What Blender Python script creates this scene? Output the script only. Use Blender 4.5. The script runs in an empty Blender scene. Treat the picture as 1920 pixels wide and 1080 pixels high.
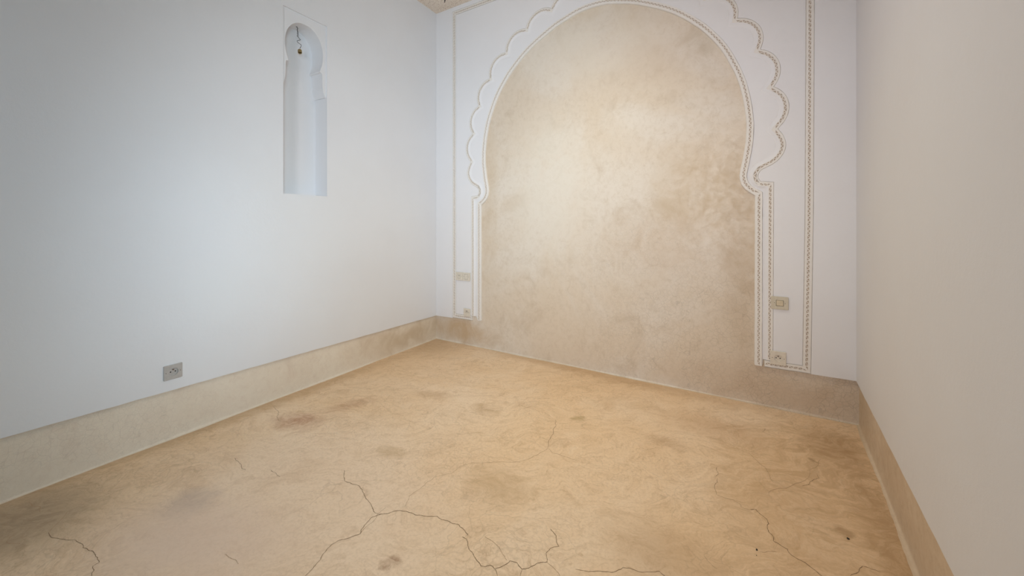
import bpy, bmesh, math, random
from mathutils import Vector, Matrix
from mathutils.geometry import tessellate_polygon

random.seed(11)
scene = bpy.context.scene
COL = scene.collection

# ------------------------------------------------------------------ camera, light, exposure
cam_d = bpy.data.cameras.new('camera')
cam_d.sensor_width = 36.0
cam_d.lens = 36.0 * 725.0 / 1920.0
cam_d.shift_y = -118.0 / 1920.0
cam_d.clip_start = 0.02
cam = bpy.data.objects.new('camera', cam_d)
COL.objects.link(cam)
cam.location = (2.604, -2.813, 1.10)
cam.rotation_euler = (math.radians(90), 0, math.radians(31.71))
scene.camera = cam

scene.view_settings.view_transform = 'Standard'
scene.view_settings.look = 'None'
scene.view_settings.gamma = 1.0
scene.view_settings.use_curve_mapping = False
scene.view_settings.exposure = 0.0

world = bpy.data.worlds.new('world')
scene.world = world
world.use_nodes = True
bg = world.node_tree.nodes['Background']
bg.inputs['Color'].default_value = (0.62, 0.76, 1.0, 1)
bg.inputs['Strength'].default_value = 0.15

def area(name, loc, target, sx, sy, power, color, spread=180):
    d = bpy.data.lights.new(name, 'AREA')
    d.shape = 'RECTANGLE'; d.size = sx; d.size_y = sy
    d.energy = power; d.color = color; d.spread = math.radians(spread)
    o = bpy.data.objects.new(name, d); COL.objects.link(o)
    o.location = loc
    o.rotation_euler = (Vector(target) - Vector(loc)).to_track_quat('-Z', 'Y').to_euler()
    return o

# blue skylight slanting in by the window in the right wall, behind the camera
area('window_skylight', (2.84, -2.98, 1.5), (0.05, -1.83, 0.9), 0.6, 1.3, 6.7, (0.35, 0.75, 1.0), 120)
area('window_sky_slant', (2.84, -2.98, 1.6), (0.3, -0.2, 1.9), 0.6, 1.3, 5.2, (0.61, 0.855, 1.0), 70)
area('window_sky_pool', (2.84, -2.98, 1.6), (0.05, -1.83, 0.72), 0.35, 1.3, 1.1, (0.62, 0.83, 1.0), 30)
# light from the doorway behind the camera
area('doorway_light', (2.3, -4.05, 1.6), (1.3, 0.0, 1.5), 0.6, 1.6, 14.8, (0.95, 0.945, 0.97), 76)
# added fill lights under the ceiling; their lamps are assumed, none is seen
area('added_ceiling_fill', (1.9, -1.3, 3.10), (1.9, -1.3, 0), 0.5, 0.5, 7.3, (1.0, 0.965, 0.98), 140)
area('added_ceiling_fill_narrow', (1.7, -1.0, 3.10), (1.7, -1.0, 0), 0.4, 0.4, 5.0, (1.0, 0.95, 0.55), 100)

# ------------------------------------------------------------------ the room in plan
W = 3.1108          # back wall length
H = 3.144           # ceiling height
YF = -4.2           # front wall, behind the camera
def nrm(x, y):
    l = math.hypot(x, y); return (x / l, y / l)
DL = nrm(0.03045, -0.99954); NL = (-DL[1], DL[0])      # left wall: along, into the room
DR = nrm(-0.05214, -0.99864); NR = (DR[1], -DR[0])     # right wall
LT = YF / DL[1]; RT = YF / DR[1]
T = 0.014           # the white plaster stands proud of the polished base coat
def back(s, z, d=0.0):  return (s, -d, z)
def left(t, z, d=0.0):  return (DL[0]*t + NL[0]*d, DL[1]*t + NL[1]*d, z)
def right(t, z, d=0.0): return (W + DR[0]*t + NR[0]*d, DR[1]*t + NR[1]*d, z)
def zb_back(s):  return 0.225 + (0.243 - 0.225) * s / W
def zb_left(t):  return 0.225 + 0.0136 * t
def zb_right(t): return 0.243 + 0.008 * t

# ------------------------------------------------------------------ node helpers
class NT:
    def __init__(self, name):
        self.m = bpy.data.materials.new(name); self.m.use_nodes = True
        self.t = self.m.node_tree; self.N = self.t.nodes; self.L = self.t.links
        self.b = self.N['Principled BSDF']
        self.co = self.N.new('ShaderNodeTexCoord').outputs['Object']
    def set(self, sock, v):
        if hasattr(v, 'is_output') or isinstance(v, bpy.types.NodeSocket): self.L.new(v, sock)
        elif isinstance(v, (tuple, list)) and len(v) == 3 and sock.type == 'RGBA': sock.default_value = (*v, 1)
        else: sock.default_value = v
    def noise(self, scale, detail=4, rough=0.55, dist=0.0, co=None):
        n = self.N.new('ShaderNodeTexNoise')
        self.set(n.inputs['Vector'], co or self.co)
        n.inputs['Scale'].default_value = scale; n.inputs['Detail'].default_value = detail
        n.inputs['Roughness'].default_value = rough; n.inputs['Distortion'].default_value = dist
        return n.outputs[0]
    def noisec(self, scale, detail=3, co=None):
        n = self.N.new('ShaderNodeTexNoise')
        self.set(n.inputs['Vector'], co or self.co)
        n.inputs['Scale'].default_value = scale; n.inputs['Detail'].default_value = detail
        return n.outputs[1]
    def math(self, op, a, b=0.0, c=0.0, clamp=False):
        n = self.N.new('ShaderNodeMath'); n.operation = op; n.use_clamp = clamp
        self.set(n.inputs[0], a); self.set(n.inputs[1], b); self.set(n.inputs[2], c)
        return n.outputs[0]
    def vmath(self, op, a, b=(0, 0, 0)):
        n = self.N.new('ShaderNodeVectorMath'); n.operation = op
        self.set(n.inputs[0], a)
        if op == 'SCALE': self.set(n.inputs['Scale'], b)
        else: self.set(n.inputs[1], b)
        return n.outputs['Value'] if op in ('LENGTH', 'DISTANCE') else n.outputs[0]
    def mapr(self, v, a, b, c=0.0, d=1.0, smooth=True):
        n = self.N.new('ShaderNodeMapRange'); n.interpolation_type = 'SMOOTHSTEP' if smooth else 'LINEAR'
        self.set(n.inputs[0], v)
        for i, x in enumerate((a, b, c, d)): n.inputs[i + 1].default_value = x
        return n.outputs[0]
    def mix(self, f, a, b, mode='MIX'):
        n = self.N.new('ShaderNodeMix'); n.data_type = 'RGBA'; n.blend_type = mode
        self.set(n.inputs[0], f); self.set(n.inputs[6], a); self.set(n.inputs[7], b)
        return n.outputs[2]
    def edge(self, scale, co=None, rnd=1.0):
        n = self.N.new('ShaderNodeTexVoronoi'); n.feature = 'DISTANCE_TO_EDGE'
        self.set(n.inputs['Vector'], co or self.co); n.inputs['Scale'].default_value = scale
        n.inputs['Randomness'].default_value = rnd
        return n.outputs['Distance']
    def mapping(self, loc=(0,0,0), rot=(0,0,0), sc=(1,1,1), co=None):
        n = self.N.new('ShaderNodeMapping'); n.vector_type = 'TEXTURE'
        self.set(n.inputs[0], co or self.co)
        n.inputs[1].default_value = loc; n.inputs[2].default_value = rot; n.inputs[3].default_value = sc
        return n.outputs[0]
    def blob(self, loc, sc, rot=(0,0,0), co=None, inner=0.25):
        """a soft patch at a place of its own, wear and painted darkening alike: 1 in the middle, 0 outside"""
        v = self.mapping(loc, rot, sc, co)
        return self.mapr(self.vmath('LENGTH', v), inner, 1.0, 1.0, 0.0)
    def bump(self, h, dist=0.001, strength=1.0, prev=None):
        n = self.N.new('ShaderNodeBump'); n.inputs['Strength'].default_value = strength
        n.inputs['Distance'].default_value = dist; self.set(n.inputs['Height'], h)
        if prev is not None: self.set(n.inputs['Normal'], prev)
        return n.outputs[0]
    def out(self, color, rough=0.6, normal=None, spec=0.5):
        self.set(self.b.inputs['Base Color'], color); self.set(self.b.inputs['Roughness'], rough)
        self.b.inputs['Specular IOR Level'].default_value = spec
        if normal is not None: self.set(self.b.inputs['Normal'], normal)
        return self.m

def mat_plaster(name, base, var=0.03, tint=(0.92, 0.89, 0.87)):
    n = NT(name)
    a = n.noise(2.2, 3, 0.6); b = n.noise(40, 2, 0.6); g = n.noise(420, 1, 0.5)
    c = n.mix(n.mapr(a, 0.35, 0.7, 0.0, var * 6), base, tuple(x * y for x, y in zip(base, tint)))
    nb = n.bump(n.math('MULTIPLY_ADD', g, 0.3, b), 0.0012, 0.5)
    return n.out(c, 0.62, nb, 0.35)

WHITE = (0.80, 0.785, 0.795)
M_white = mat_plaster('white_plaster', WHITE)
M_carved = mat_plaster('carved_plaster', (0.805, 0.765, 0.72))
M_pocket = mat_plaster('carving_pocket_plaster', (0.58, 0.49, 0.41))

def mat_ceiling():
    n = NT('speckled_ceiling')
    a = n.noise(3, 4); s = n.noise(120, 3, 0.7)
    c = n.mix(n.mapr(a, 0.3, 0.7), (0.88, 0.77, 0.66), (0.83, 0.70, 0.58))
    c = n.mix(n.mapr(s, 0.55, 0.63, 0, 0.8), c, (0.36, 0.22, 0.13))
    c = n.mix(n.mapr(n.noise(60, 3, 0.7), 0.6, 0.75, 0, 0.5), c, (0.85, 0.77, 0.67))
    return n.out(c, 0.7, n.bump(s, 0.002, 0.6))
M_ceiling = mat_ceiling()

# polished lime plaster of the walls and skirtings
def mat_tadelakt(name, light, mid, dark, craze):
    n = NT(name)
    warp = n.vmath('SCALE', n.vmath('SUBTRACT', n.noisec(7, 4), (0.5, 0.5, 0.5)), 0.05)
    wco = n.vmath('ADD', n.co, warp)
    big = n.noise(1.3, 5, 0.6, 0.6); med = n.noise(4.5, 6, 0.65, 0.9); fine = n.noise(24, 6, 0.7, 0.5)
    c = n.mix(n.mapr(big, 0.36, 0.64), light, mid)
    c = n.mix(n.mapr(med, 0.5, 0.75, 0, 0.45), c, dark)
    c = n.mix(n.mapr(fine, 0.42, 0.72, 0, 0.26), c, dark)
    wisp = n.noise(16, 5, 0.75, 2.2, co=wco)
    c = n.mix(n.mapr(wisp, 0.54, 0.70, 0, 0.30), c, dark)
    c = n.mix(n.mapr(wisp, 0.28, 0.44, 0.30, 0.0), c, tuple(min(1, x * 1.08) for x in light))
    for (loc, sc, col, k) in craze['stains']:
        m = n.math('MULTIPLY', n.blob(loc, sc, co=n.vmath('ADD', n.co, n.vmath('SCALE', warp, 4.0))), n.mapr(med, 0.30, 0.62, 0.35, 1.0))
        c = n.mix(n.math('MULTIPLY', m, k), c, col)
    # hairline crazing, where the coat has crazed
    zone = None
    for (loc, sc, k) in craze['zones']:
        z = n.math('MULTIPLY', n.blob(loc, sc, inner=0.35), k)
        zone = z if zone is None else n.math('MAXIMUM', zone, z)
    zone = n.math('MULTIPLY', zone, n.mapr(n.noise(5, 4), 0.33, 0.55, 0.25, 1.0))
    e1 = n.mapr(n.edge(craze['scale'], wco), 0.0, craze['w'], 1.0, 0.0)
    e2 = n.mapr(n.edge(craze['scale'] * 2.1, wco), 0.0, craze['w'] * 1.5, 0.5, 0.0)
    lines = n.math('MULTIPLY', n.math('MAXIMUM', e1, e2), zone)
    c = n.mix(n.math('MULTIPLY', lines, 0.30), c, tuple(x * 0.42 for x in dark))
    nb = n.bump(n.math('MULTIPLY_ADD', n.noise(4.5, 2), 1.2, n.noise(24, 3, 0.6)), 0.0014, 0.5)
    return n.out(c, n.mapr(fine, 0.3, 0.7, 0.34, 0.52), nb, 0.45)

TL = (0.73, 0.65, 0.56); TM = (0.69, 0.58, 0.46); TD = (0.50, 0.385, 0.27)
M_tad_back = mat_tadelakt('polished_plaster_back', TL, TM, TD, dict(scale=31, w=0.045,
    stains=[((2.32, 0, 1.30), (0.42, 1, 0.42), (0.56, 0.42, 0.26), 0.65),
            ((2.05, 0, 0.95), (0.6, 1, 0.35), (0.60, 0.46, 0.33), 0.45),
            ((2.56, 0, 0.9), (0.16, 1, 0.9), (0.50, 0.37, 0.24), 0.55),
            ((2.36, 0, 2.33), (0.20, 1, 0.16), (0.48, 0.40, 0.29), 0.5),
            ((2.05, 0, 2.35), (0.45, 1, 0.4), (0.60, 0.48, 0.36), 0.45),
            ((1.6, 0, 2.76), (1.1, 1, 0.12), (0.66, 0.54, 0.39), 0.4),((1.5, 0, 2.45), (0.8, 1, 0.4), (0.76, 0.68, 0.57), 0.7),
            ((0.60, 0, 1.3), (0.16, 1, 1.3), (0.60, 0.47, 0.33), 0.45),
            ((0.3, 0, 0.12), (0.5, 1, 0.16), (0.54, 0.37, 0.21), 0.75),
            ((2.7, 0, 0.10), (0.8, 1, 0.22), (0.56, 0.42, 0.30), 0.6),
            ((1.2, 0, 1.4), (0.5, 1, 0.9), (0.74, 0.68, 0.59), 0.6)],
    zones=[((2.45, 0, 0.25), (1.3, 1, 0.95), 0.85), ((2.9, 0, 0.12), (0.7, 1, 0.35), 1.3), ((2.0, 0, 0.75), (0.7, 1, 0.6), 0.6), ((0.6, 0, 0.1), (0.7, 1, 0.35), 0.3)]))
M_tad_left = mat_tadelakt('polished_plaster_left', (0.84, 0.74, 0.615), (0.80, 0.685, 0.555), (0.66, 0.515, 0.40), dict(scale=38, w=0.045,
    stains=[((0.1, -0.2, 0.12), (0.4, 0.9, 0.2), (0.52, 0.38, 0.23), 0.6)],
    zones=[((0.08, -2.4, 0.1), (0.4, 0.8, 0.3), 0.65), ((0.05, -1.2, 0.12), (0.4, 0.9, 0.25), 0.2)]))
M_tad_right = mat_tadelakt('polished_plaster_right', (0.72, 0.575, 0.425), (0.66, 0.51, 0.365), (0.52, 0.38, 0.26), dict(scale=34, w=0.05,
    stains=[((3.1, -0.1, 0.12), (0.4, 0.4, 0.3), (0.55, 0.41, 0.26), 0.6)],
    zones=[((3.05, -0.9, 0.1), (0.4, 0.9, 0.3), 0.15)]))

def mat_floor():
    n = NT('polished_lime_floor')
    warp = n.vmath('SCALE', n.vmath('SUBTRACT', n.noisec(3.5, 5), (0.5, 0.5, 0.5)), 0.35)
    wco = n.vmath('ADD', n.co, warp)
    streak = n.mapping(rot=(0, 0, math.radians(35)), sc=(1.0, 0.45, 1.0), co=wco)
    big = n.noise(0.9, 5, 0.6, 0.4); med = n.noise(3.2, 7, 0.66, 0.6, co=streak)
    fine = n.noise(12, 7, 0.72, 0.8, co=streak); grain = n.noise(90, 3, 0.6)
    c = n.mix(n.mapr(big, 0.36, 0.62), (0.86, 0.655, 0.465), (0.82, 0.58, 0.365))
    c = n.mix(n.mapr(med, 0.50, 0.74, 0, 0.55), c, (0.60, 0.395, 0.22))
    c = n.mix(n.mapr(fine, 0.46, 0.70, 0, 0.45), c, (0.54, 0.345, 0.19))
    c = n.mix(n.mapr(fine, 0.28, 0.45, 0.35, 0.0), c, (0.88, 0.70, 0.52))
    wisp = n.noise(30, 5, 0.78, 1.6, co=n.mapping(rot=(0, 0, math.radians(20)), sc=(1.0, 0.40, 1.0), co=wco))
    c = n.mix(n.mapr(wisp, 0.52, 0.72, 0, 0.50), c, (0.50, 0.31, 0.165))
    c = n.mix(n.mapr(wisp, 0.26, 0.46, 0.40, 0.0), c, (0.90, 0.725, 0.545))
    # the right-hand end is worn browner in ragged patches
    worn = n.math('MULTIPLY', n.blob((3.05, -0.75, 0), (0.95, 1.5, 10), co=wco, inner=0.1), n.mapr(n.noise(7, 7, 0.72, 0.9, co=streak), 0.46, 0.62))
    c = n.mix(n.math('MULTIPLY', worn, 0.55), c, (0.42, 0.26, 0.13))
    # pinker lime towards the left
    c = n.mix(n.math('MULTIPLY', n.blob((1.1, -2.0, 0), (1.1, 0.9, 10), co=wco, inner=0.2), 0.35), c, (0.80, 0.60, 0.46))
    c = n.mix(n.mapr(grain, 0.4, 0.7, 0, 0.16), c, (0.40, 0.25, 0.14))
    ST = [  # place, size, turn, colour, strength
        ((0.44, -1.60), (0.20, 0.13), 20, (0.42, 0.20, 0.11), 0.75, 0.5),
        ((0.52, -1.33), (0.10, 0.22), -20, (0.45, 0.24, 0.13), 0.6, 0.5),
        ((1.26, -0.93), (0.13, 0.10), 0, (0.46, 0.28, 0.13), 0.55, 0.4),
        ((1.12, -1.52), (0.11, 0.07), 20, (0.46, 0.29, 0.13), 0.55, 0.4),
        ((1.61, -1.95), (0.035, 0.03), 0, (0.36, 0.20, 0.11), 0.8, 0.6),
        ((1.77, -0.74), (0.06, 0.06), 0, (0.40, 0.27, 0.11), 0.7, 0.6),
        ((2.852, -0.539), (0.035, 0.03), 0, (0.24, 0.14, 0.06), 0.9, 0.7),
        ((2.88, -1.02), (0.05, 0.03), 30, (0.26, 0.15, 0.07), 0.85, 0.7),
        ((2.95, -0.35), (0.20, 0.32), 0, (0.42, 0.25, 0.12), 0.8, 0.35),
        ((3.02, -1.0), (0.13, 0.9), 3, (0.44, 0.27, 0.14), 0.75, 0.45),
        ((2.75, -0.9), (0.40, 0.8), 0, (0.60, 0.38, 0.20), 0.6, 0.35),
        ((0.71, -2.18), (0.16, 0.12), 0, (0.46, 0.35, 0.28), 0.6, 0.2),
        ((0.30, -2.55), (0.42, 0.34), 0, (0.36, 0.26, 0.17), 0.9, 0.2),  # dark near-left corner, mostly lens vignetting painted into the floor colour
        ((0.95, -2.25), (0.55, 0.30), 20, (0.72, 0.53, 0.42), 0.6, 0.0),
        ((0.85, -0.95), (0.20, 0.09), 15, (0.47, 0.28, 0.14), 0.5, 0.4),
        ((1.70, -1.45), (0.22, 0.14), 10, (0.50, 0.32, 0.16), 0.55, 0.3),
        ((2.24, -0.74), (0.16, 0.08), 0, (0.47, 0.28, 0.14), 0.5, 0.4),
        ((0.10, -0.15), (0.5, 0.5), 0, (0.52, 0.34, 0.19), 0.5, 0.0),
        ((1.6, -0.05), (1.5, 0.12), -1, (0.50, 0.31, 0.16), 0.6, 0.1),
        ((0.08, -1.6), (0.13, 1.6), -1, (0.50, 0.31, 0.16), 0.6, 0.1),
        ((2.35, -1.45), (0.30, 0.22), 0, (0.52, 0.33, 0.18), 0.5, 0.1),
        ((2.45, -0.45), (0.40, 0.20), 0, (0.55, 0.34, 0.19), 0.45, 0.1),
    ]
    ragged = n.vmath('ADD', n.co, n.vmath('SCALE', n.vmath('SUBTRACT', n.noisec(16, 5), (0.5, 0.5, 0.5)), 0.12))
    tex = n.mapr(fine, 0.36, 0.60)
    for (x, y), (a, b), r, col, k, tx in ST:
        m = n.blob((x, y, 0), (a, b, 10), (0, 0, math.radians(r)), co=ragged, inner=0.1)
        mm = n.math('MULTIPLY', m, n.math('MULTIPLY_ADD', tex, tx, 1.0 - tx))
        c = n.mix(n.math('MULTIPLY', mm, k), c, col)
    # faint crazing in the right half of the floor
    cz = n.math('MULTIPLY', n.mapr(n.edge(9, wco), 0.0, 0.035, 1.0, 0.0), n.mapr(n.noise(2.1, 4), 0.46, 0.62))
    cz2 = n.math('MULTIPLY', n.mapr(n.edge(22, wco), 0.0, 0.05, 1.0, 0.0), n.mapr(n.noise(1.7, 4, co=wco), 0.48, 0.62))
    cz = n.math('MAXIMUM', cz, cz2)
    c = n.mix(n.math('MULTIPLY', cz, 0.20), c, (0.28, 0.17, 0.09))
    nb = n.bump(n.math('MULTIPLY_ADD', n.noise(3.2, 2, co=streak), 1.3, n.noise(12, 4, 0.7, co=streak)), 0.002, 0.5)
    return n.out(c, n.mapr(fine, 0.3, 0.7, 0.40, 0.56), nb, 0.4)
M_floor = mat_floor()

def mat_plain(name, col, rough=0.5, metal=0.0, var=0.04):
    n = NT(name)
    a = n.noise(60, 3)
    c = n.mix(n.mapr(a, 0.3, 0.7), col, tuple(x * (1 - var * 2) for x in col))
    n.b.inputs['Metallic'].default_value = metal
    return n.out(c, rough)
M_crack = mat_plain('crack_grime', (0.25, 0.155, 0.085), 0.9)
M_crack_faint = mat_plain('faint_crack_grime', (0.43, 0.28, 0.165), 0.8)
M_cream = mat_plain('cream_plastic', (0.62, 0.55, 0.43), 0.35)
M_ivory = mat_plain('ivory_plastic', (0.74, 0.67, 0.57), 0.35)
M_grey = mat_plain('greyed_plastic', (0.50, 0.46, 0.43), 0.4)
M_rocker = mat_plain('yellowed_rocker_plastic', (0.66, 0.56, 0.40), 0.35)
M_dark = mat_plain('dark_hole', (0.02, 0.014, 0.01), 0.8)
M_screw = mat_plain('screw_steel', (0.16, 0.12, 0.09), 0.4, 0.8)
M_pin = mat_plain('earth_pin_steel', (0.25, 0.2, 0.16), 0.35, 0.9)
M_brass = mat_plain('aged_brass', (0.42, 0.33, 0.16), 0.3, 0.9)
M_wire = mat_plain('dark_wire', (0.05, 0.045, 0.045), 0.5)
M_porcelain = mat_plain('white_porcelain', (0.78, 0.76, 0.74), 0.3)

# ------------------------------------------------------------------ mesh helpers
def link(name, me, mats, parent=None, kind=None, label=None, cat=None, group=None):
    o = bpy.data.objects.new(name, me); COL.objects.link(o)
    for m in (mats if isinstance(mats, (list, tuple)) else [mats]): me.materials.append(m)
    if parent: o.parent = parent
    if kind: o['kind'] = kind
    if label: o['label'] = label
    if cat: o['category'] = cat
    if group: o['group'] = group
    return o

class MB:
    def __init__(self): self.v = []; self.f = []; self.mi = []; self.sm = []
    def add(self, vs, fs, mi=0, smooth=False):
        k = len(self.v); self.v += [tuple(p) for p in vs]
        for q in fs: self.f.append([i + k for i in q]); self.mi.append(mi); self.sm.append(smooth)
    def quad(self, a, b, c, d, mi=0): self.add([a, b, c, d], [(0, 1, 2, 3)], mi)
    def grid(self, rows, mi=0, smooth=False, closed=False):
        nr = len(rows); nc = len(rows[0]); vs = [p for r in rows for p in r]; fs = []
        for i in range(nr - 1):
            for j in range(nc if closed else nc - 1):
                j2 = (j + 1) % nc
                fs.append((i * nc + j, i * nc + j2, (i + 1) * nc + j2, (i + 1) * nc + j))
        self.add(vs, fs, mi, smooth)
    def mesh(self, name, merge=0.0, facing=None):
        me = bpy.data.meshes.new(name); me.from_pydata(self.v, [], self.f)
        for p, m, s in zip(me.polygons, self.mi, self.sm): p.material_index = m; p.use_smooth = s
        if merge or facing is not None:
            bm = bmesh.new(); bm.from_mesh(me)
            if merge: bmesh.ops.remove_doubles(bm, verts=bm.verts, dist=merge)
            if facing is not None:
                for f in bm.faces:
                    f.normal_update()
                    if f.normal.dot(Vector(facing)) < -1e-3: f.normal_flip()
            bm.to_mesh(me); bm.free()
        return me
    def build(self, name, mats, parent=None, merge=0.0, facing=None, **k):
        return link(name, self.mesh(name, merge, facing), mats, parent, **k)

def tess(mb, loops, mapf, d, mi=0):
    """fill a 2D polygon with holes, at depth d"""
    tri = tessellate_polygon([[Vector((x, z, 0)) for x, z in l] for l in loops])
    pts = [p for l in loops for p in l]
    mb.add([mapf(x, z, d) for x, z in pts], [tuple(t) for t in tri], mi)

def skirt(mb, loop, mapf, d0, d1, closed=True):
    n = len(loop)
    for i in range(n if closed else n - 1):
        a, b = loop[i], loop[(i + 1) % n]
        mb.quad(mapf(a[0], a[1], d0), mapf(b[0], b[1], d0), mapf(b[0], b[1], d1), mapf(a[0], a[1], d1))

def wavy(a, b, zf, n, amp=0.0012):
    return [(a + (b - a) * i / n, zf(a + (b - a) * i / n) + (random.uniform(-amp, amp) if 0 < i < n else 0)) for i in range(n + 1)]

# ------------------------------------------------------------------ floor and ceiling
mb = MB()
FL = left(LT, 0); FR = right(RT, 0)
mb.add([(0, 0, 0), FL, FR, (W, 0, 0), (0, 0, -0.1), (FL[0], FL[1], -0.1), (FR[0], FR[1], -0.1), (W, 0, -0.1)],
       [(0, 1, 2, 3), (7, 6, 5, 4), (0, 4, 5, 1), (1, 5, 6, 2), (2, 6, 7, 3), (3, 7, 4, 0)])
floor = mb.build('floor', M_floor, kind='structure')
mb = MB()
mb.add([(-.2, .2, H), (-.2, YF - .1, H), (W + .2, YF - .1, H), (W + .2, .2, H), (-.2, .2, H + .1), (-.2, YF - .1, H + .1), (W + .2, YF - .1, H + .1), (W + .2, .2, H + .1)],
       [(3, 2, 1, 0), (4, 5, 6, 7), (0, 1, 5, 4), (1, 2, 6, 5), (2, 3, 7, 6), (3, 0, 4, 7)])
ceiling = mb.build('ceiling', M_ceiling, kind='structure')

# cracks that run across the floor
CRACKS = {
'C1':[(1.05, -1.733), (1.118, -1.778), (1.178, -1.767), (1.229, -1.772), (1.272, -1.792), (1.333, -1.81), (1.37, -1.829), (1.398, -1.829), (1.427, -1.809), (1.437, -1.786), (1.492, -1.761), (1.548, -1.746), (1.595, -1.719), (1.633, -1.719), (1.671, -1.716), (1.688, -1.708), (1.718, -1.715), (1.737, -1.724), (1.752, -1.73)],
'C1b':[(1.737, -1.744), (1.756, -1.744), (1.803, -1.777), (1.837, -1.794), (1.863, -1.805), (1.876, -1.8), (1.886, -1.786), (1.908, -1.79), (1.924, -1.765), (1.933, -1.739), (1.955, -1.733), (1.981, -1.745), (1.998, -1.731), (2.012, -1.701), (2.038, -1.679), (2.02, -1.65), (2.023, -1.625), (2.045, -1.603), (2.018, -1.566), (1.987, -1.549)],
'C2':[(1.665, -0.826), (1.698, -0.892), (1.7, -0.931), (1.724, -1.012), (1.752, -1.097)],
'F2':[(1.752, -1.097), (1.742, -1.14), (1.723, -1.192), (1.714, -1.233), (1.619, -1.31), (1.51, -1.385), (1.477, -1.441), (1.478, -1.494), (1.429, -1.554), (1.425, -1.602), (1.429, -1.654), (1.425, -1.697), (1.442, -1.726), (1.454, -1.751)],
'C3':[(1.408, -1.825), (1.39, -1.857), (1.4, -1.894), (1.42, -1.926), (1.405, -1.953), (1.381, -1.983), (1.376, -2.008), (1.386, -2.042), (1.401, -2.063), (1.411, -2.098), (1.416, -2.125)],
'F3':[(1.393, -1.789), (1.394, -1.829), (1.411, -1.858), (1.411, -1.896), (1.422, -1.925)],
'F4':[(2.038, -1.679), (2.097, -1.705)],
'C5':[(0.14, -1.578), (0.232, -1.596), (0.286, -1.633), (0.37, -1.649)],
'C6':[(0.772, -1.906), (0.806, -1.905), (0.858, -1.907)],
'F7':[(1.752, -1.097), (1.786, -1.121), (1.839, -1.12), (1.915, -1.119)],
'F8':[(1.364, -0.77), (1.512, -0.781), (1.636, -0.81)],
'C9':[(1.908, -1.79), (1.93, -1.808)],
'C10':[(1.981, -1.745), (1.989, -1.771)],
'F11':[(1.807, -1.704), (1.851, -1.707), (1.892, -1.726), (1.924, -1.744)],
'D1':[(2.473, -0.826), (2.481, -0.877), (2.467, -0.91)],
'D1b':[(2.482, -0.916), (2.473, -0.973), (2.484, -1.032)],
'F12':[(2.484, -1.032), (2.543, -1.03), (2.569, -1.046), (2.572, -1.062), (2.6, -1.059)],
'D2':[(2.6, -1.059), (2.621, -1.044), (2.633, -1.064), (2.654, -1.081), (2.66, -1.105), (2.655, -1.132), (2.659, -1.152), (2.673, -1.169), (2.67, -1.19), (2.689, -1.197), (2.71, -1.205), (2.713, -1.222), (2.728, -1.232), (2.754, -1.239), (2.774, -1.255), (2.795, -1.273)],
'D3':[(2.852, -0.655), (2.857, -0.682), (2.827, -0.723), (2.811, -0.761), (2.786, -0.785)],
'D4':[(2.668, -0.313), (2.656, -0.36), (2.692, -0.38)],
'D5':[(2.126, -1.656), (2.166, -1.642), (2.22, -1.608), (2.23, -1.605), (2.255, -1.569), (2.276, -1.56), (2.316, -1.551), (2.356, -1.522), (2.378, -1.531)],
'D6':[(2.91, -1.157), (2.895, -1.191), (2.869, -1.224)],
'D6b':[(2.91, -1.157), (2.952, -1.156)],
'F13':[(2.629, -1.266), (2.644, -1.261), (2.678, -1.236)],
'F14':[(2.472, -1.383), (2.489, -1.403), (2.514, -1.416)],
'E1':[(0.465, -2.507), (0.526, -2.5), (0.572, -2.481), (0.633, -2.46), (0.702, -2.453), (0.75, -2.447), (0.797, -2.448), (0.798, -2.462), (0.85, -2.475)],
'E2':[(0.528, -1.946), (0.578, -1.953), (0.647, -1.969), (0.676, -1.964)],
'F15':[(0.158, -2.519), (0.212, -2.513), (0.247, -2.497), (0.288, -2.503)],
'F16':[(0.38, -2.569), (0.384, -2.584), (0.415, -2.594), (0.46, -2.57)],
'F17':[(1.108, -2.218), (1.155, -2.212), (1.19, -2.213)],
'F18':[(0.465, -2.507), (0.376, -2.449), (0.358, -2.374), (0.379, -2.291)],
'F19':[(2.421, -0.571), (2.598, -0.627), (2.686, -0.822)],
'F20':[(2.886, -0.498), (2.782, -0.762), (2.664, -0.912)],
}

def refine(p, it=3, k=0.10):
    for _ in range(it):
        q = [p[0]]
        for a, b in zip(p, p[1:]):
            dx, dy = b[0] - a[0], b[1] - a[1]; l = math.hypot(dx, dy)
            if l > 0.008:
                j = random.uniform(-k, k); q.append(((a[0] + b[0]) / 2 - dy * j, (a[1] + b[1]) / 2 + dx * j))
            q.append(b)
        p = q
    return p
def crack(path, width, m, h=0.0006):
    p = refine(path); mb = MB(); n = len(p); L = []; R = []
    for i, (x, y) in enumerate(p):
        a = p[max(i - 1, 0)]; b = p[min(i + 1, n - 1)]
        dx, dy = b[0] - a[0], b[1] - a[1]; l = math.hypot(dx, dy) or 1
        w = width * 0.5 * random.uniform(0.55, 1.25) * (0.25 if i in (0, n - 1) else 1)
        L.append((x - dy / l * w, y + dx / l * w)); R.append((x + dy / l * w, y - dx / l * w))
    mb.grid([[(x, y, h) for x, y in L], [(x, y, h) for x, y in R]])
    return mb.build('crack', m, floor, facing=(0, 0, 1))
for k, path in CRACKS.items():
    if k[0] == 'F': crack(path, 0.0014, M_crack_faint, 0.0004)
    elif k in ('C1', 'C1b', 'C2', 'C3', 'D2'): crack(path, 0.0019, M_crack)
    else: crack(path, 0.0014, M_crack)
def pit(x, y, a, b):
    mb = MB(); n = 9; ring = []
    for i in range(n):
        t = i / n * 6.283; r = random.uniform(0.8, 1.15)
        ring.append((x + a * r * math.cos(t), y + b * r * math.sin(t), 0.0007))
    mb.add(ring, [tuple(range(n))]); mb.build('pit', M_dark, floor, facing=(0, 0, 1))
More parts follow.
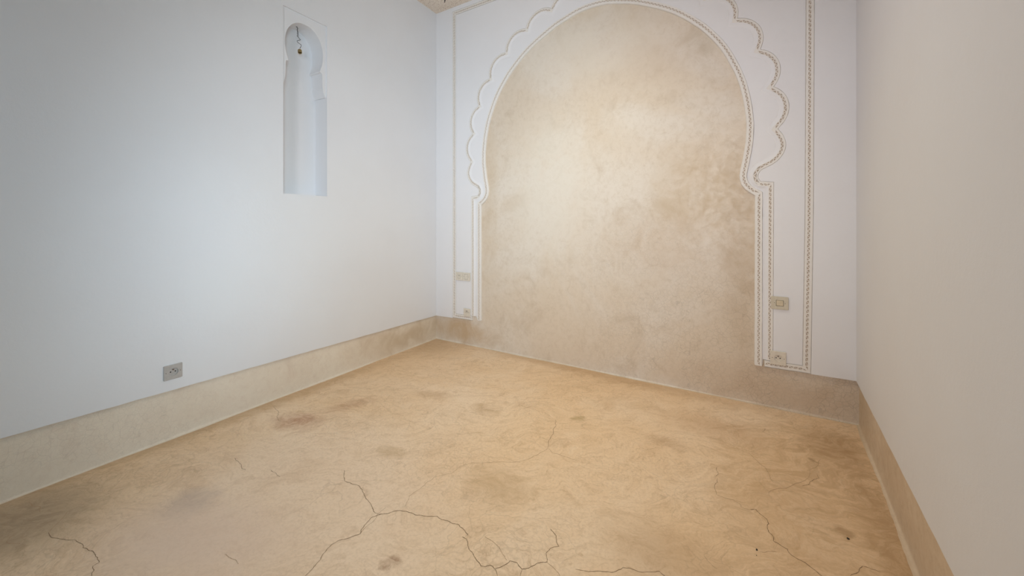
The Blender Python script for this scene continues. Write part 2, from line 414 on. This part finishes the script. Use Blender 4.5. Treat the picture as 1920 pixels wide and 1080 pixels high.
pit(2.894, -1.040, 0.0045, 0.006); pit(2.621, -1.263, 0.003, 0.0055); pit(2.62, -1.29, 0.0016, 0.002)

# ------------------------------------------------------------------ back wall: polished panel, skirting
mb = MB()
n = 24
top = [(W * i / n, zb_back(W * i / n)) for i in range(n + 1)]
for i in range(n):
    a, b = top[i], top[i + 1]
    mb.quad(back(a[0], a[1]), back(b[0], b[1]), back(b[0], H), back(a[0], H))
mb.quad(back(-.15, -.1, -.12), back(-.15, H, -.12), back(W + .15, H, -.12), back(W + .15, -.1, -.12))
mb.quad(back(-.15, H, -.12), back(0, H, 0), back(W, H, 0), back(W + .15, H, -.12))
wall_back = mb.build('wall_back', M_tad_back, kind='structure')

def skirting(mapf, t0, t1, zf, steps, name, m, r=0.009):
    rows = []
    for i in range(steps + 1):
        t = t0 + (t1 - t0) * i / steps
        rr = r * (1 + 0.35 * math.sin(t * 7.3) + random.uniform(-0.18, 0.18))
        row = [mapf(t, zf(t), 0.0)]
        row += [mapf(t, z, 0.0) for z in (zf(t) * 0.6, zf(t) * 0.3)]
        for k in range(6):
            a = math.pi / 2 * k / 5
            row.append(mapf(t, rr - rr * math.sin(a) + 0.0006, rr - rr * math.cos(a)))
        row.append(mapf(t, 0.0002, rr + 0.004))
        rows.append(row)
    mb = MB(); mb.grid(rows, smooth=True)
    return mb.build(name, m, kind='structure')
sk = skirting(back, 0.0, W, zb_back, 90, 'baseboard_back', M_tad_back)

# ------------------------------------------------------------------ sweeping the carved bands
def smooth_path(p, n=6):
    out = []
    for i in range(len(p) - 1):
        p0 = p[max(i - 1, 0)]; p1 = p[i]; p2 = p[i + 1]; p3 = p[min(i + 2, len(p) - 1)]
        for k in range(n):
            t = k / n
            out.append(tuple(0.5 * (2 * b + (c - a) * t + (2 * a - 5 * b + 4 * c - d) * t * t + (3 * b - a - 3 * c + d) * t ** 3)
                             for a, b, c, d in zip(p0, p1, p2, p3)))
    out.append(p[-1]); return out
def arc(a, b, sag, n=14):
    """arc from a to b bulging to the left of a->b"""
    ax, az = a; bx, bz = b; c = math.hypot(bx - ax, bz - az); r = (c * c / 4 + sag * sag) / (2 * sag)
    ux, uz = (bx - ax) / c, (bz - az) / c; nx, nz = -uz, ux
    mx, mz = (ax + bx) / 2 + nx * (sag - r), (az + bz) / 2 + nz * (sag - r)
    a0 = math.atan2(az - mz, ax - mx); a1 = math.atan2(bz - mz, bx - mx)
    if a1 > a0: a1 -= 2 * math.pi
    return [(mx + r * math.cos(a0 + (a1 - a0) * k / n), mz + r * math.sin(a0 + (a1 - a0) * k / n)) for k in range(n)]
def miters(p):
    M = []
    for i in range(len(p)):
        def nn(a, b):
            dx, dz = b[0] - a[0], b[1] - a[1]; l = math.hypot(dx, dz) or 1e-9; return (dz / l, -dx / l)
        n1 = nn(p[i - 1], p[i]) if i else nn(p[0], p[1])
        n2 = nn(p[i], p[i + 1]) if i < len(p) - 1 else n1
        mx, mz = n1[0] + n2[0], n1[1] + n2[1]; q = mx * n1[0] + mz * n1[1]
        q = max(q, 0.62)
        M.append((mx / q, mz / q))
    return M
def offset(p, b):
    return [(x + m[0] * b, z + m[1] * b) for (x, z), m in zip(p, miters(p))]
def dense(p, step=0.02):
    out = []
    for a, b in zip(p, p[1:]):
        k = max(1, int(math.hypot(b[0] - a[0], b[1] - a[1]) / step))
        out += [(a[0] + (b[0] - a[0]) * i / k, a[1] + (b[1] - a[1]) * i / k) for i in range(k)]
    out.append(p[-1]); return out

def band(name, path, rows_a, zig, rows_b, rows_c, parent, label=None, period=0.026, depth=0.0045, wob=0.0006):
    """rows_a / rows_b: (b, depth) cross-section either side of the chip-carved zigzag row zig=(b1,b2,d)"""
    p, M, S = [], [], [0]
    mm = miters(path)
    for (a, b), (ma, mb_) in zip(zip(path, path[1:]), zip(mm, mm[1:])):
        k = max(1, int(math.hypot(b[0] - a[0], b[1] - a[1]) / 0.02))
        for i in range(k):
            f = i / k
            p.append((a[0] + (b[0] - a[0]) * f, a[1] + (b[1] - a[1]) * f)); M.append((ma[0] + (mb_[0] - ma[0]) * f, ma[1] + (mb_[1] - ma[1]) * f))
    p.append(path[-1]); M.append(mm[-1])
    for a, b in zip(p, p[1:]): S.append(S[-1] + math.hypot(b[0] - a[0], b[1] - a[1]))
    jit = [(random.uniform(-wob, wob), random.uniform(-wob, wob)) for _ in p]
    def P(i, b): return (p[i][0] + M[i][0] * b + jit[i][0], p[i][1] + M[i][1] * b + jit[i][1])
    seg = [0]
    def at(s, b):
        s = min(max(s, 0), S[-1] - 1e-6)
        while S[seg[0]] > s: seg[0] -= 1
        while S[seg[0] + 1] < s: seg[0] += 1
        i = seg[0]; f = (s - S[i]) / (S[i + 1] - S[i])
        a, c = P(i, b), P(i + 1, b)
        return (a[0] + (c[0] - a[0]) * f, a[1] + (c[1] - a[1]) * f)
    mb = MB()
    for rows in (rows_a, rows_b):
        if len(rows) < 2: continue
        mb.grid([[back(*P(i, b), d) for i in range(len(p))] for b, d in rows])
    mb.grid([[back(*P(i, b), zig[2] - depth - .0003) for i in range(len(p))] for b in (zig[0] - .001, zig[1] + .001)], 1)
    if rows_c: mb.grid([[back(*P(i, b), d) for i in range(len(p))] for b, d in rows_c], mi=2 if name == 'scalloped_band' else 0, smooth=True)
    b1, b2, d0 = zig; L = S[-1]; 
    def chip(A, B, C):
        g = ((A[0] + B[0] + C[0]) / 3, (A[1] + B[1] + C[1]) / 3)
        k = random.uniform(0.66, 0.76)
        inn = [(g[0] + (q[0] - g[0]) * k, g[1] + (q[1] - g[1]) * k) for q in (A, B, C)]
        v = [back(*q, d0) for q in (A, B, C)] + [back(*q, d0) for q in inn] + [back(*g, d0 - depth)]
        mb.add(v, [(0, 1, 4, 3), (1, 2, 5, 4), (2, 0, 3, 5)], 0)
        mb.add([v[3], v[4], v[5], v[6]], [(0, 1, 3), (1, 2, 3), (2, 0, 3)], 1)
    # tile each run between sharp corners, so no chip straddles a mitre
    cuts = [0.0]
    for i in range(1, len(p) - 1):
        ax, az = p[i][0] - p[i-1][0], p[i][1] - p[i-1][1]; bx, bz = p[i+1][0] - p[i][0], p[i+1][1] - p[i][1]
        cs = (ax * bx + az * bz) / ((math.hypot(ax, az) * math.hypot(bx, bz)) or 1e-9)
        if cs < 0.80: cuts.append(S[i])
    cuts.append(L)
    for c0, c1 in zip(cuts, cuts[1:]):
        R = c1 - c0
        if R < 0.02: continue
        n = max(1, round(R / period)); pr = R / n; h = pr / 2; e = 1e-5
        for i in range(n):
            s0 = c0 + i * pr + (e if i == 0 else 0); s1 = c0 + (i + 1) * pr - (e if i == n - 1 else 0)
            B1a, B1b, B2a = at(s0, b1), at(s1, b1), at(s0 + h, b2)
            chip(B1a, B1b, B2a)
            if i < n - 1: chip(B2a, B1b, at(s1 + h, b2))
            if i == 0: mb.add([back(*B1a, d0), back(*B2a, d0), back(*at(s0, b2), d0)], [(0, 1, 2)])
            if i == n - 1: mb.add([back(*B1b, d0), back(*at(s1, b2), d0), back(*B2a, d0)], [(0, 1, 2)])
    # end caps down to the base coat
    prof = rows_a + rows_b + rows_c[1:]
    for i in (0, len(p) - 1):
        mb.add([back(*P(i, b), d) for b, d in prof] + [back(*P(i, prof[-1][0]), 0), back(*P(i, prof[0][0]), 0)], [tuple(range(len(prof) + 2))])
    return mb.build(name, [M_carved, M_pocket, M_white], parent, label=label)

def prune(p, reach):
    """drop points crowded into the inside of a sharp right-hand corner, where an offset would fold"""
    keep = [True] * len(p)
    for i in range(1, len(p) - 1):
        ax, az = p[i][0] - p[i-1][0], p[i][1] - p[i-1][1]; bx, bz = p[i+1][0] - p[i][0], p[i+1][1] - p[i][1]
        l = (math.hypot(ax, az) * math.hypot(bx, bz)) or 1e-9
        cs = (ax * bx + az * bz) / l; cr = (ax * bz - az * bx) / l
        if cs < 0.6 and cr < 0:
            lim = reach * math.sqrt((1 - cs) / (1 + cs))
            for j in range(1, len(p) - 1):
                if j != i and abs(j - i) < 40 and math.hypot(p[j][0] - p[i][0], p[j][1] - p[i][1]) < lim: keep[j] = False
    return [q for q, k in zip(p, keep) if k]
# ---- outlines in wall metres (s along the wall from the left corner, z up)
CX, CZ = 1.586, 1.741
def mirror(p, c=CX): return [(2 * c - x, z) for x, z in reversed(p)]
# arch: radius by angle from the crown
AR = [(0, 1.002), (6, 1.000), (11.5, 0.990), (20, 0.981), (34, 0.975), (46, 0.975), (54, 0.977), (62, 0.980), (72, 0.982), (80, 0.985), (88.7, 0.991), (95.8, 0.996)]
arch_r = [(CX + r * math.sin(math.radians(a)), CZ + r * math.cos(math.radians(a))) for a, r in AR]
arch_r += [(2.561, 1.520), (2.546, 1.44), (2.543, 1.40), (2.550, 1.36), (2.566, 1.33), (2.592, 1.303), (2.624, 1.280)]
full = mirror(arch_r[1:]) + arch_r
ARCH = [(0.548, 0.243)] + smooth_path(full, 5) + [(2.622, 0.243)]
# scalloped outline
CUSP = [85, 72.6, 60, 47.4, 34.6, 22, 9.5, -3.4]
cu = [(CX + 0.002 + 1.150 * math.cos(math.radians(a)), CZ + 1.150 * math.sin(math.radians(a))) for a in CUSP]
right_half = []
for i in range(len(cu) - 1):
    right_half += arc(cu[i], cu[i + 1], 0.064 if i < 6 else 0.068)
low = [(2.743, 1.673), (2.767, 1.634), (2.781, 1.585), (2.775, 1.538), (2.751, 1.496), (2.719, 1.467), (2.679, 1.446), (2.655, 1.430), (2.642, 1.401), (2.651, 1.372), (2.673, 1.357), (2.698, 1.354), (2.722, 1.359)]
low = smooth_path(low, 4)
right_half += low
left_half = [(2 * CX - x, z) for x, z in reversed(right_half)]
left_half = [(x - 0.012 * max(0, min(1, (1.50 - z) / 0.15)), z) for x, z in left_half]
crown = arc((2 * CX - cu[0][0], cu[0][1]), cu[0], 0.052)
SCAL = [(left_half[0][0] + 0.001, 0.276)] + left_half[:-1] + crown + right_half + [(2.718, 0.284)]
SCAL = prune(SCAL, 0.050)
# frame
FRAME = [(0.446, 0.234), (0.218, 0.232), (0.216, 3.105), (2.918, 3.105), (2.911, 1.168), (2.899, 0.243), (2.674, 0.241)]

surround = bpy.data.objects.new('arch_surround', None); COL.objects.link(surround)
surround['label'] = 'white carved plaster surround with scalloped horseshoe arch and zigzag bands on the back wall'
surround['category'] = 'arch'
band('frame_band', FRAME, [(0, 0), (0, T), (0.0010, T - .005), (0.0026, T - .005), (0.0038, T + .0015), (0.0145, T + .0015)], (0.0145, 0.0285, T + .0015),
     [(0.0285, T + .0015), (0.0382, T + .0015), (0.0394, T - .005), (0.0410, T - .005), (0.042, T)], [], surround)
band('scalloped_band', SCAL, [(0, 0), (0, T), (0.0008, T - .004), (0.0020, T - .004), (0.0030, T + .0015), (0.012, T + .0015)], (0.012, 0.0255, T + .0015),
     [(0.0255, T + .0015), (0.0285, T + .0015)], [(0.0285, T + .0015), (0.033, T + .0003), (0.040, T - .0035), (0.045, T - .0055), (0.052, T - .006)], surround)
band('arch_band', ARCH, [(-0.041, T - .006), (-0.0405, T - .009), (-0.0385, T + .0015), (-0.029, T + .0015)], (-0.029, -0.015, T + .0015),
     [(-0.015, T + .0015), (-0.005, T + .0015)], [(-0.005, T + .0015), (-0.002, T), (-0.0005, T - .004), (0.0005, 0)], surround)
# plain panel between frame and scallops
fi = offset(FRAME, 0.042)
mb = MB()
poly = [(SCAL[0][0], 0.276), (fi[1][0], fi[1][1]), fi[2], fi[3], fi[4], fi[5], (SCAL[-1][0], 0.284)] + list(reversed(SCAL))[1:-1]
tess(mb, [poly], back, T)
mb.build('spandrel_panel', M_white, surround, facing=(0, -1, 0))
# field between scallops and arch
so = offset(SCAL, 0.052); ao = offset(ARCH, -0.041)
mb = MB()
tess(mb, [so + list(reversed(ao))], back, T - .006)
skirt(mb, [ao[-1], so[-1]], back, 0, T - .006, closed=False); skirt(mb, [so[0], ao[0]], back, 0, T - .006, closed=False)
mb.build('scalloped_field', M_white, surround, facing=(0, -1, 0))

# plain white plaster either side of the frame
def white_slab(name, poly, mapf, holes=(), parent=None, d0=0.0, d1=T, facing=None, **k):
    mb = MB(); tess(mb, [poly] + list(holes), mapf, d1); skirt(mb, poly, mapf, d0, d1)
    return mb.build(name, M_white, parent, **k)
white_slab('plaster_coat', wavy(0, 0.218, zb_back, 4) + [(0.216, 3.105), (0.216, H), (0, H)], back, parent=wall_back)
white_slab('plaster_coat', wavy(2.899, W, zb_back, 5) + [(W, H), (2.918, H), (2.918, 3.105), (2.911, 1.168)], back, parent=wall_back)
white_slab('plaster_coat', [(0.216, 3.105), (2.918, 3.105), (2.918, H), (0.216, H)], back, parent=wall_back)

# ------------------------------------------------------------------ left wall with its niche
NT0, NT1, NZ0, NZ1 = 1.172, 1.479, 1.303, 2.508
hole = [(NT0, NZ0), (NT1, NZ0), (NT1, NZ1), (NT0, NZ1)]
mb = MB()
poly = wavy(0, LT, zb_left, 60) + [(LT, H), (0, H)]
tess(mb, [poly, hole], left, T); skirt(mb, poly, left, 0, T)
mb.quad(left(-.15, -.1, -.3), left(LT, -.1, -.3), left(LT, H, -.3), left(-.15, H, -.3))
wall_left = mb.build('wall_left', M_white, kind='structure')
skirting(left, 0.0, LT, zb_left, 130, 'baseboard_left', M_tad_left)

NC = (NT0 + NT1) / 2 + 0.004
half = [(2.451, 0.0), (2.449, 0.030), (2.440, 0.055), (2.424, 0.078), (2.398, 0.101), (2.362, 0.120), (2.318, 0.131), (2.272, 0.133), (2.232, 0.128), (2.200, 0.119), (2.176, 0.110)]
half = smooth_path(half, 3)
half += [(2.170, 0.113), (2.166, 0.123), (2.160, 0.127), (2.10, 0.129), (2.062, 0.131), (2.036, 0.135), (2.016, 0.143), (2.002, 0.1495)]
SPD = T - 0.011         # the spandrel sits back from the wall face
arch_loop = [(NC - w, z) for z, w in reversed(half)] + [(NC + w, z) for z, w in half[1:]]
zsp = half[-1][0]
# spandrel plate
mb = MB()
plate = [(NT0, zsp)] + arch_loop + [(NT1, zsp), (NT1, NZ1), (NT0, NZ1)]
tess(mb, [plate], left, SPD)
skirt(mb, [(NT0, zsp), (NT0, NZ1), (NT1, NZ1), (NT1, zsp)], left, SPD, T, closed=False)
mb.build('niche_spandrel', M_white, wall_left)
# lining: reveals and back
ND = T - 0.135
mb = MB()
def jamb(loop, d0, d1, sm=False):
    mb.grid([[left(x, z, d0) for x, z in loop], [left(x, z, d1) for x, z in loop]], smooth=False)
jamb(arch_loop, ND, SPD)
jamb([(NT0, NZ0), (NT0, zsp), arch_loop[0]], ND, SPD); jamb([(NT1, NZ0), (NT1, zsp), arch_loop[-1]], ND, SPD)
jamb([(NT0, NZ0), (NT0, zsp)], SPD, T); jamb([(NT1, NZ0), (NT1, zsp)], SPD, T)
jamb([(NT0, NZ0), (NT1, NZ0)], ND, T)
tess(mb, [[(NT0, NZ0), (NT0, NZ1), (NT1, NZ1), (NT1, NZ0)]], left, ND)
mb.build('niche_lining', M_white, wall_left)

# ------------------------------------------------------------------ right wall (window opening behind the camera)
WT0, WT1, WZ0, WZ1 = 2.60, 3.35, 0.95, 2.35
poly = wavy(0, RT, zb_right, 60) + [(RT, H), (0, H)]
whole = [(WT0, WZ0), (WT1, WZ0), (WT1, WZ1), (WT0, WZ1)]
mb = MB(); tess(mb, [poly, whole], right, T); skirt(mb, poly, right, 0, T); skirt(mb, whole, right, -.25, T)
tess(mb, [[(-.15, -.1), (RT, -.1), (RT, H), (-.15, H)], whole], right, -.25)
wall_right = mb.build('wall_right', M_white, kind='structure')
skirting(right, 0.0, RT, zb_right, 130, 'baseboard_right', M_tad_right)

# front wall, behind the camera, with a doorway
def front(s, z, d=0.0): return (s, YF + d, z)
XL, XR = FL[0] - .1, FR[0] + .1
door = [(0.95, 0.0), (0.95, 2.45), (2.15, 2.45), (2.15, 0.0)]
poly = [(XL, 0)] + door + [(XR, 0), (XR, H), (XL, H)]
mb = MB()
tess(mb, [poly], front, 0); tess(mb, [poly], front, -.15); skirt(mb, door, front, -.15, 0, closed=False)
mb.build('wall_front', M_white, kind='structure')

# ------------------------------------------------------------------ sockets and switches
def rounded(w, h, r, n=4):
    out = []
    for cx, cz, a0 in ((w/2-r, h/2-r, 0), (-w/2+r, h/2-r, 90), (-w/2+r, -h/2+r, 180), (w/2-r, -h/2+r, 270)):
        for k in range(n + 1):
            a = math.radians(a0 + 90 * k / n); out.append((cx + r * math.cos(a), cz + r * math.sin(a)))
    return out
def circle(r, n=28, cx=0, cz=0):
    return [(cx + r * math.cos(6.28318 * i / n), cz + r * math.sin(6.28318 * i / n)) for i in range(n)]
def local(x, z, d): return (x, -d, z)       # device faces -Y in its own frame
def fplate(w, h, th, hole=None, r=0.004):
    """bevelled cover plate, with an opening of the given outline"""
    mb = MB(); o = rounded(w, h, r); i = rounded(w - .005, h - .005, r * .8)
    mb.grid([[local(x, z, 0) for x, z in o], [local(x, z, th * .55) for x, z in o], [local(x, z, th) for x, z in i]], closed=True)
    tess(mb, [i] + ([hole] if hole else []), local, th)
    return mb
def disc(mb, cx, cz, r, d0, d1, n=14, mi=0):
    c = circle(r, n, cx, cz)
    mb.grid([[local(x, z, d0) for x, z in c], [local(x, z, d1) for x, z in c]], closed=True, mi=mi)
    mb.add([local(x, z, d1) for x, z in c], [tuple(range(n))], mi)
def device(name, label, cat, pos, rz, group=None):
    e = bpy.data.objects.new(name, None); COL.objects.link(e)
    e.location = pos; e.rotation_euler = (0, 0, rz); e['label'] = label; e['category'] = cat
    if group: e['group'] = group
    return e
def screws(par, dx, z, d, r=0.0019, tilt=0.0):
    for s in (-1, 1):
        mb = MB(); disc(mb, s * dx, z + tilt * s, r, d - .001, d + .0006, 10); mb.build('screw', M_screw, par)
def socket(name, label, pos, rz, w=0.078, h=0.078, m=None, r=0.0205, tilt=0.0, pin=True):
    m = m or M_cream
    e = device(name, label, 'socket', pos, rz)
    th = 0.0065
    fplate(w, h, th, circle(r)).build('cover_plate', m, e)
    mb = MB(); c = circle(r); fl = 0.0015
    mb.grid([[local(x, z, th) for x, z in c], [local(x, z, fl) for x, z in c]], closed=True, smooth=True)
    mb.add([local(x, z, fl) for x, z in c], [tuple(range(len(c)))])
    well = mb.build('socket_well', m, e)
    for s in (-1, 1):
        mb = MB(); disc(mb, s * 0.0098, 0.0005, 0.0030, fl, fl + .0005); mb.build('contact_hole', M_dark, well)
    if pin:
        mb = MB(); disc(mb, 0, 0.0118, 0.0030, fl, 0.0085, 12); mb.build('earth_pin', M_pin, well)
    screws(e, r + 0.009, 0.0, th, tilt=tilt)
    return e
RZL = math.atan2(DL[1], DL[0]) + math.pi   # device turned to face into the room from the left wall
# device frame: +X along wall seen left-to-right, -Y into the room
def rz_for(nx, ny): return math.atan2(ny, nx) + math.pi / 2
p = left(2.040, 0.347, T)
socket('wall_socket', 'grey-beige round-pin wall socket low on the bluish left wall', p, rz_for(*NL), 0.078, 0.075, M_grey)
socket('wall_socket', 'cream round-pin wall socket at the foot of the right leg of the arch',
       (2.742, -(T + .0015), 0.3065), 0, 0.080, 0.082, M_ivory)
socket('wall_socket', 'small cream wall socket at the foot of the left leg of the arch',
       (0.392, -(T + .0015), 0.300), 0, 0.076, 0.072, M_ivory)
# light switch on the right
e = device('light_switch', 'cream light switch with square rocker on the right leg of the arch', 'switch', (2.750, -(T + .0015), 0.636), 0)
th = 0.008; sq = rounded(0.038, 0.035, 0.002, 2)
fplate(0.086, 0.076, th, sq).build('cover_plate', M_cream, e)
mb = MB(); mb.grid([[local(x, z, th) for x, z in sq], [local(x, z, .002) for x, z in sq]], closed=True)
mb.add([local(x, z, .002) for x, z in sq], [tuple(range(len(sq)))]); mb.build('rocker_recess', M_dark, e)
mb = MB(); q = rounded(0.0345, 0.0315, 0.002, 2); q2 = rounded(0.032, 0.029, 0.002, 2)
mb.grid([[local(x, z, .002) for x, z in q], [local(x, z, .0085 + z * .04) for x, z in q], [local(x, z, .0096 + z * .05) for x, z in q2]], closed=True)
mb.add([local(x, z, .0096 + z * .05) for x, z in q2], [tuple(range(len(q2)))]); mb.build('rocker', M_rocker, e)
screws(e, 0.0265, 0, th)
# twin plates on the left
def twin(name, label, cat, x, kind):
    e = device(name, label, cat, (x, -(T + .0015), 0.626), 0)
    if kind == 'jack': o = rounded(0.030, 0.040, 0.002, 2)
    else: o = rounded(0.036, 0.048, 0.002, 2)
    fplate(0.084, 0.076, th, o).build('cover_plate', M_ivory, e)
    mb = MB(); mb.grid([[local(x, z, th) for x, z in o], [local(x, z, .002) for x, z in o]], closed=True)
    mb.add([local(x, z, .002) for x, z in o], [tuple(range(len(o)))]); mb.build('recess', M_dark, e)
    sc = 0.93
    q = [(x * sc, z * sc) for x, z in o]
    mb = MB(); mb.grid([[local(x, z, .002) for x, z in q], [local(x, z, .0085) for x, z in q]], closed=True)
    mb.add([local(x, z, .0085) for x, z in q], [tuple(range(len(q)))])
    ins = mb.build('insert' if kind == 'jack' else 'rocker', M_ivory, e)
    if kind == 'jack':
        for dx in (-.006, .006):
            mb = MB(); disc(mb, dx, 0.006, .0028, .0085, .0089); mb.build('contact_hole', M_dark, ins)
    screws(e, 0.029, 0, th)
twin('telephone_outlet', 'cream outlet plate, left one of the pair on the left leg of the arch', 'outlet', 0.302, 'jack')
twin('light_switch', 'cream switch plate, right one of the pair on the left leg of the arch', 'switch', 0.388, 'switch')

# ------------------------------------------------------------------ bare lamp holder hanging in the niche
def tube(path, r, n=6):
    mb = MB(); rings = []
    P = [Vector(p) for p in path]
    for i, p in enumerate(P):
        t = (P[min(i + 1, len(P) - 1)] - P[max(i - 1, 0)]).normalized()
        u = t.cross(Vector((0.3, 1, 0.2))).normalized(); v = t.cross(u)
        rings.append([tuple(p + u * r * math.cos(6.28318 * k / n) + v * r * math.sin(6.28318 * k / n)) for k in range(n)])
    mb.grid(rings, closed=True, smooth=True)
    mb.add(rings[0], [tuple(range(n))]); mb.add(rings[-1], [tuple(range(n))])
    return mb
def N3(t, z, d=-0.062): return left(t, z, d)
lamp = bpy.data.objects.new('lamp_holder', None); COL.objects.link(lamp)
lamp['label'] = 'bare brass lamp holder on a kinked wire in the top of the niche'; lamp['category'] = 'lamp holder'
lamp.location = N3(1.322, 2.452)
L0 = Vector(lamp.location)
def rel(p): return tuple(Vector(p) - L0)
wp = [(1.345, 2.450), (1.343, 2.435), (1.338, 2.425), (1.341, 2.412), (1.338, 2.398), (1.342, 2.390), (1.326, 2.376), (1.321, 2.368), (1.343, 2.352), (1.338, 2.346), (1.315, 2.334), (1.317, 2.322), (1.325, 2.305)]
tube([rel(N3(t, z, -.062 + .004 * math.sin(i * 2))) for i, (t, z) in enumerate(wp)], 0.0017).build('wire', M_wire, lamp)
wp2 = [(1.352, 2.446), (1.336, 2.440), (1.347, 2.425), (1.332, 2.412), (1.346, 2.400), (1.335, 2.390), (1.342, 2.383)]
tube([rel(N3(t, z, -.060 - .004 * math.cos(i * 2))) for i, (t, z) in enumerate(wp2)], 0.0010).build('wire', M_wire, lamp)
mb = MB()
base = Vector(rel(N3(1.325, 2.305))); ax = Vector((0.30, -0.12, -0.95)).normalized()
u = ax.cross(Vector((0, 1, 0))).normalized(); v = ax.cross(u)
def lathe(prof, m, name, par):
    mb = MB(); rows = [[tuple(base + ax * h + (u * math.cos(6.28318 * k / 18) + v * math.sin(6.28318 * k / 18)) * r) for k in range(18)] for h, r in prof]
    mb.grid(rows, closed=True, smooth=True); return mb.build(name, m, par)
lathe([(0, .001), (0, .006), (.006, .009), (.010, .010)], M_porcelain, 'cap', lamp)
sh = lathe([(.009, .0102), (.012, .0125), (.016, .0130), (.018, .0118), (.021, .0130), (.030, .0128), (.032, .0122), (.030, .0108), (.015, .0105)], M_brass, 'shell', lamp)
lathe([(.016, .0106), (.016, .0001)], M_porcelain, 'insulator', lamp)

# two cut wire ends at the ceiling
cw = bpy.data.objects.new('ceiling_wire', None); COL.objects.link(cw)
cw['label'] = 'pair of short dark wire ends poking from the speckled ceiling near the left back corner'; cw['category'] = 'wire'
cw.location = (0.281, -0.193, H)
for dx in (-0.007, 0.008):
    tube([(dx, -dx, 0.002), (dx * 1.2, -dx, -.022), (dx * 1.5, -dx * 1.3, -.052)], 0.0032).build('wire_end', M_wire, cw)
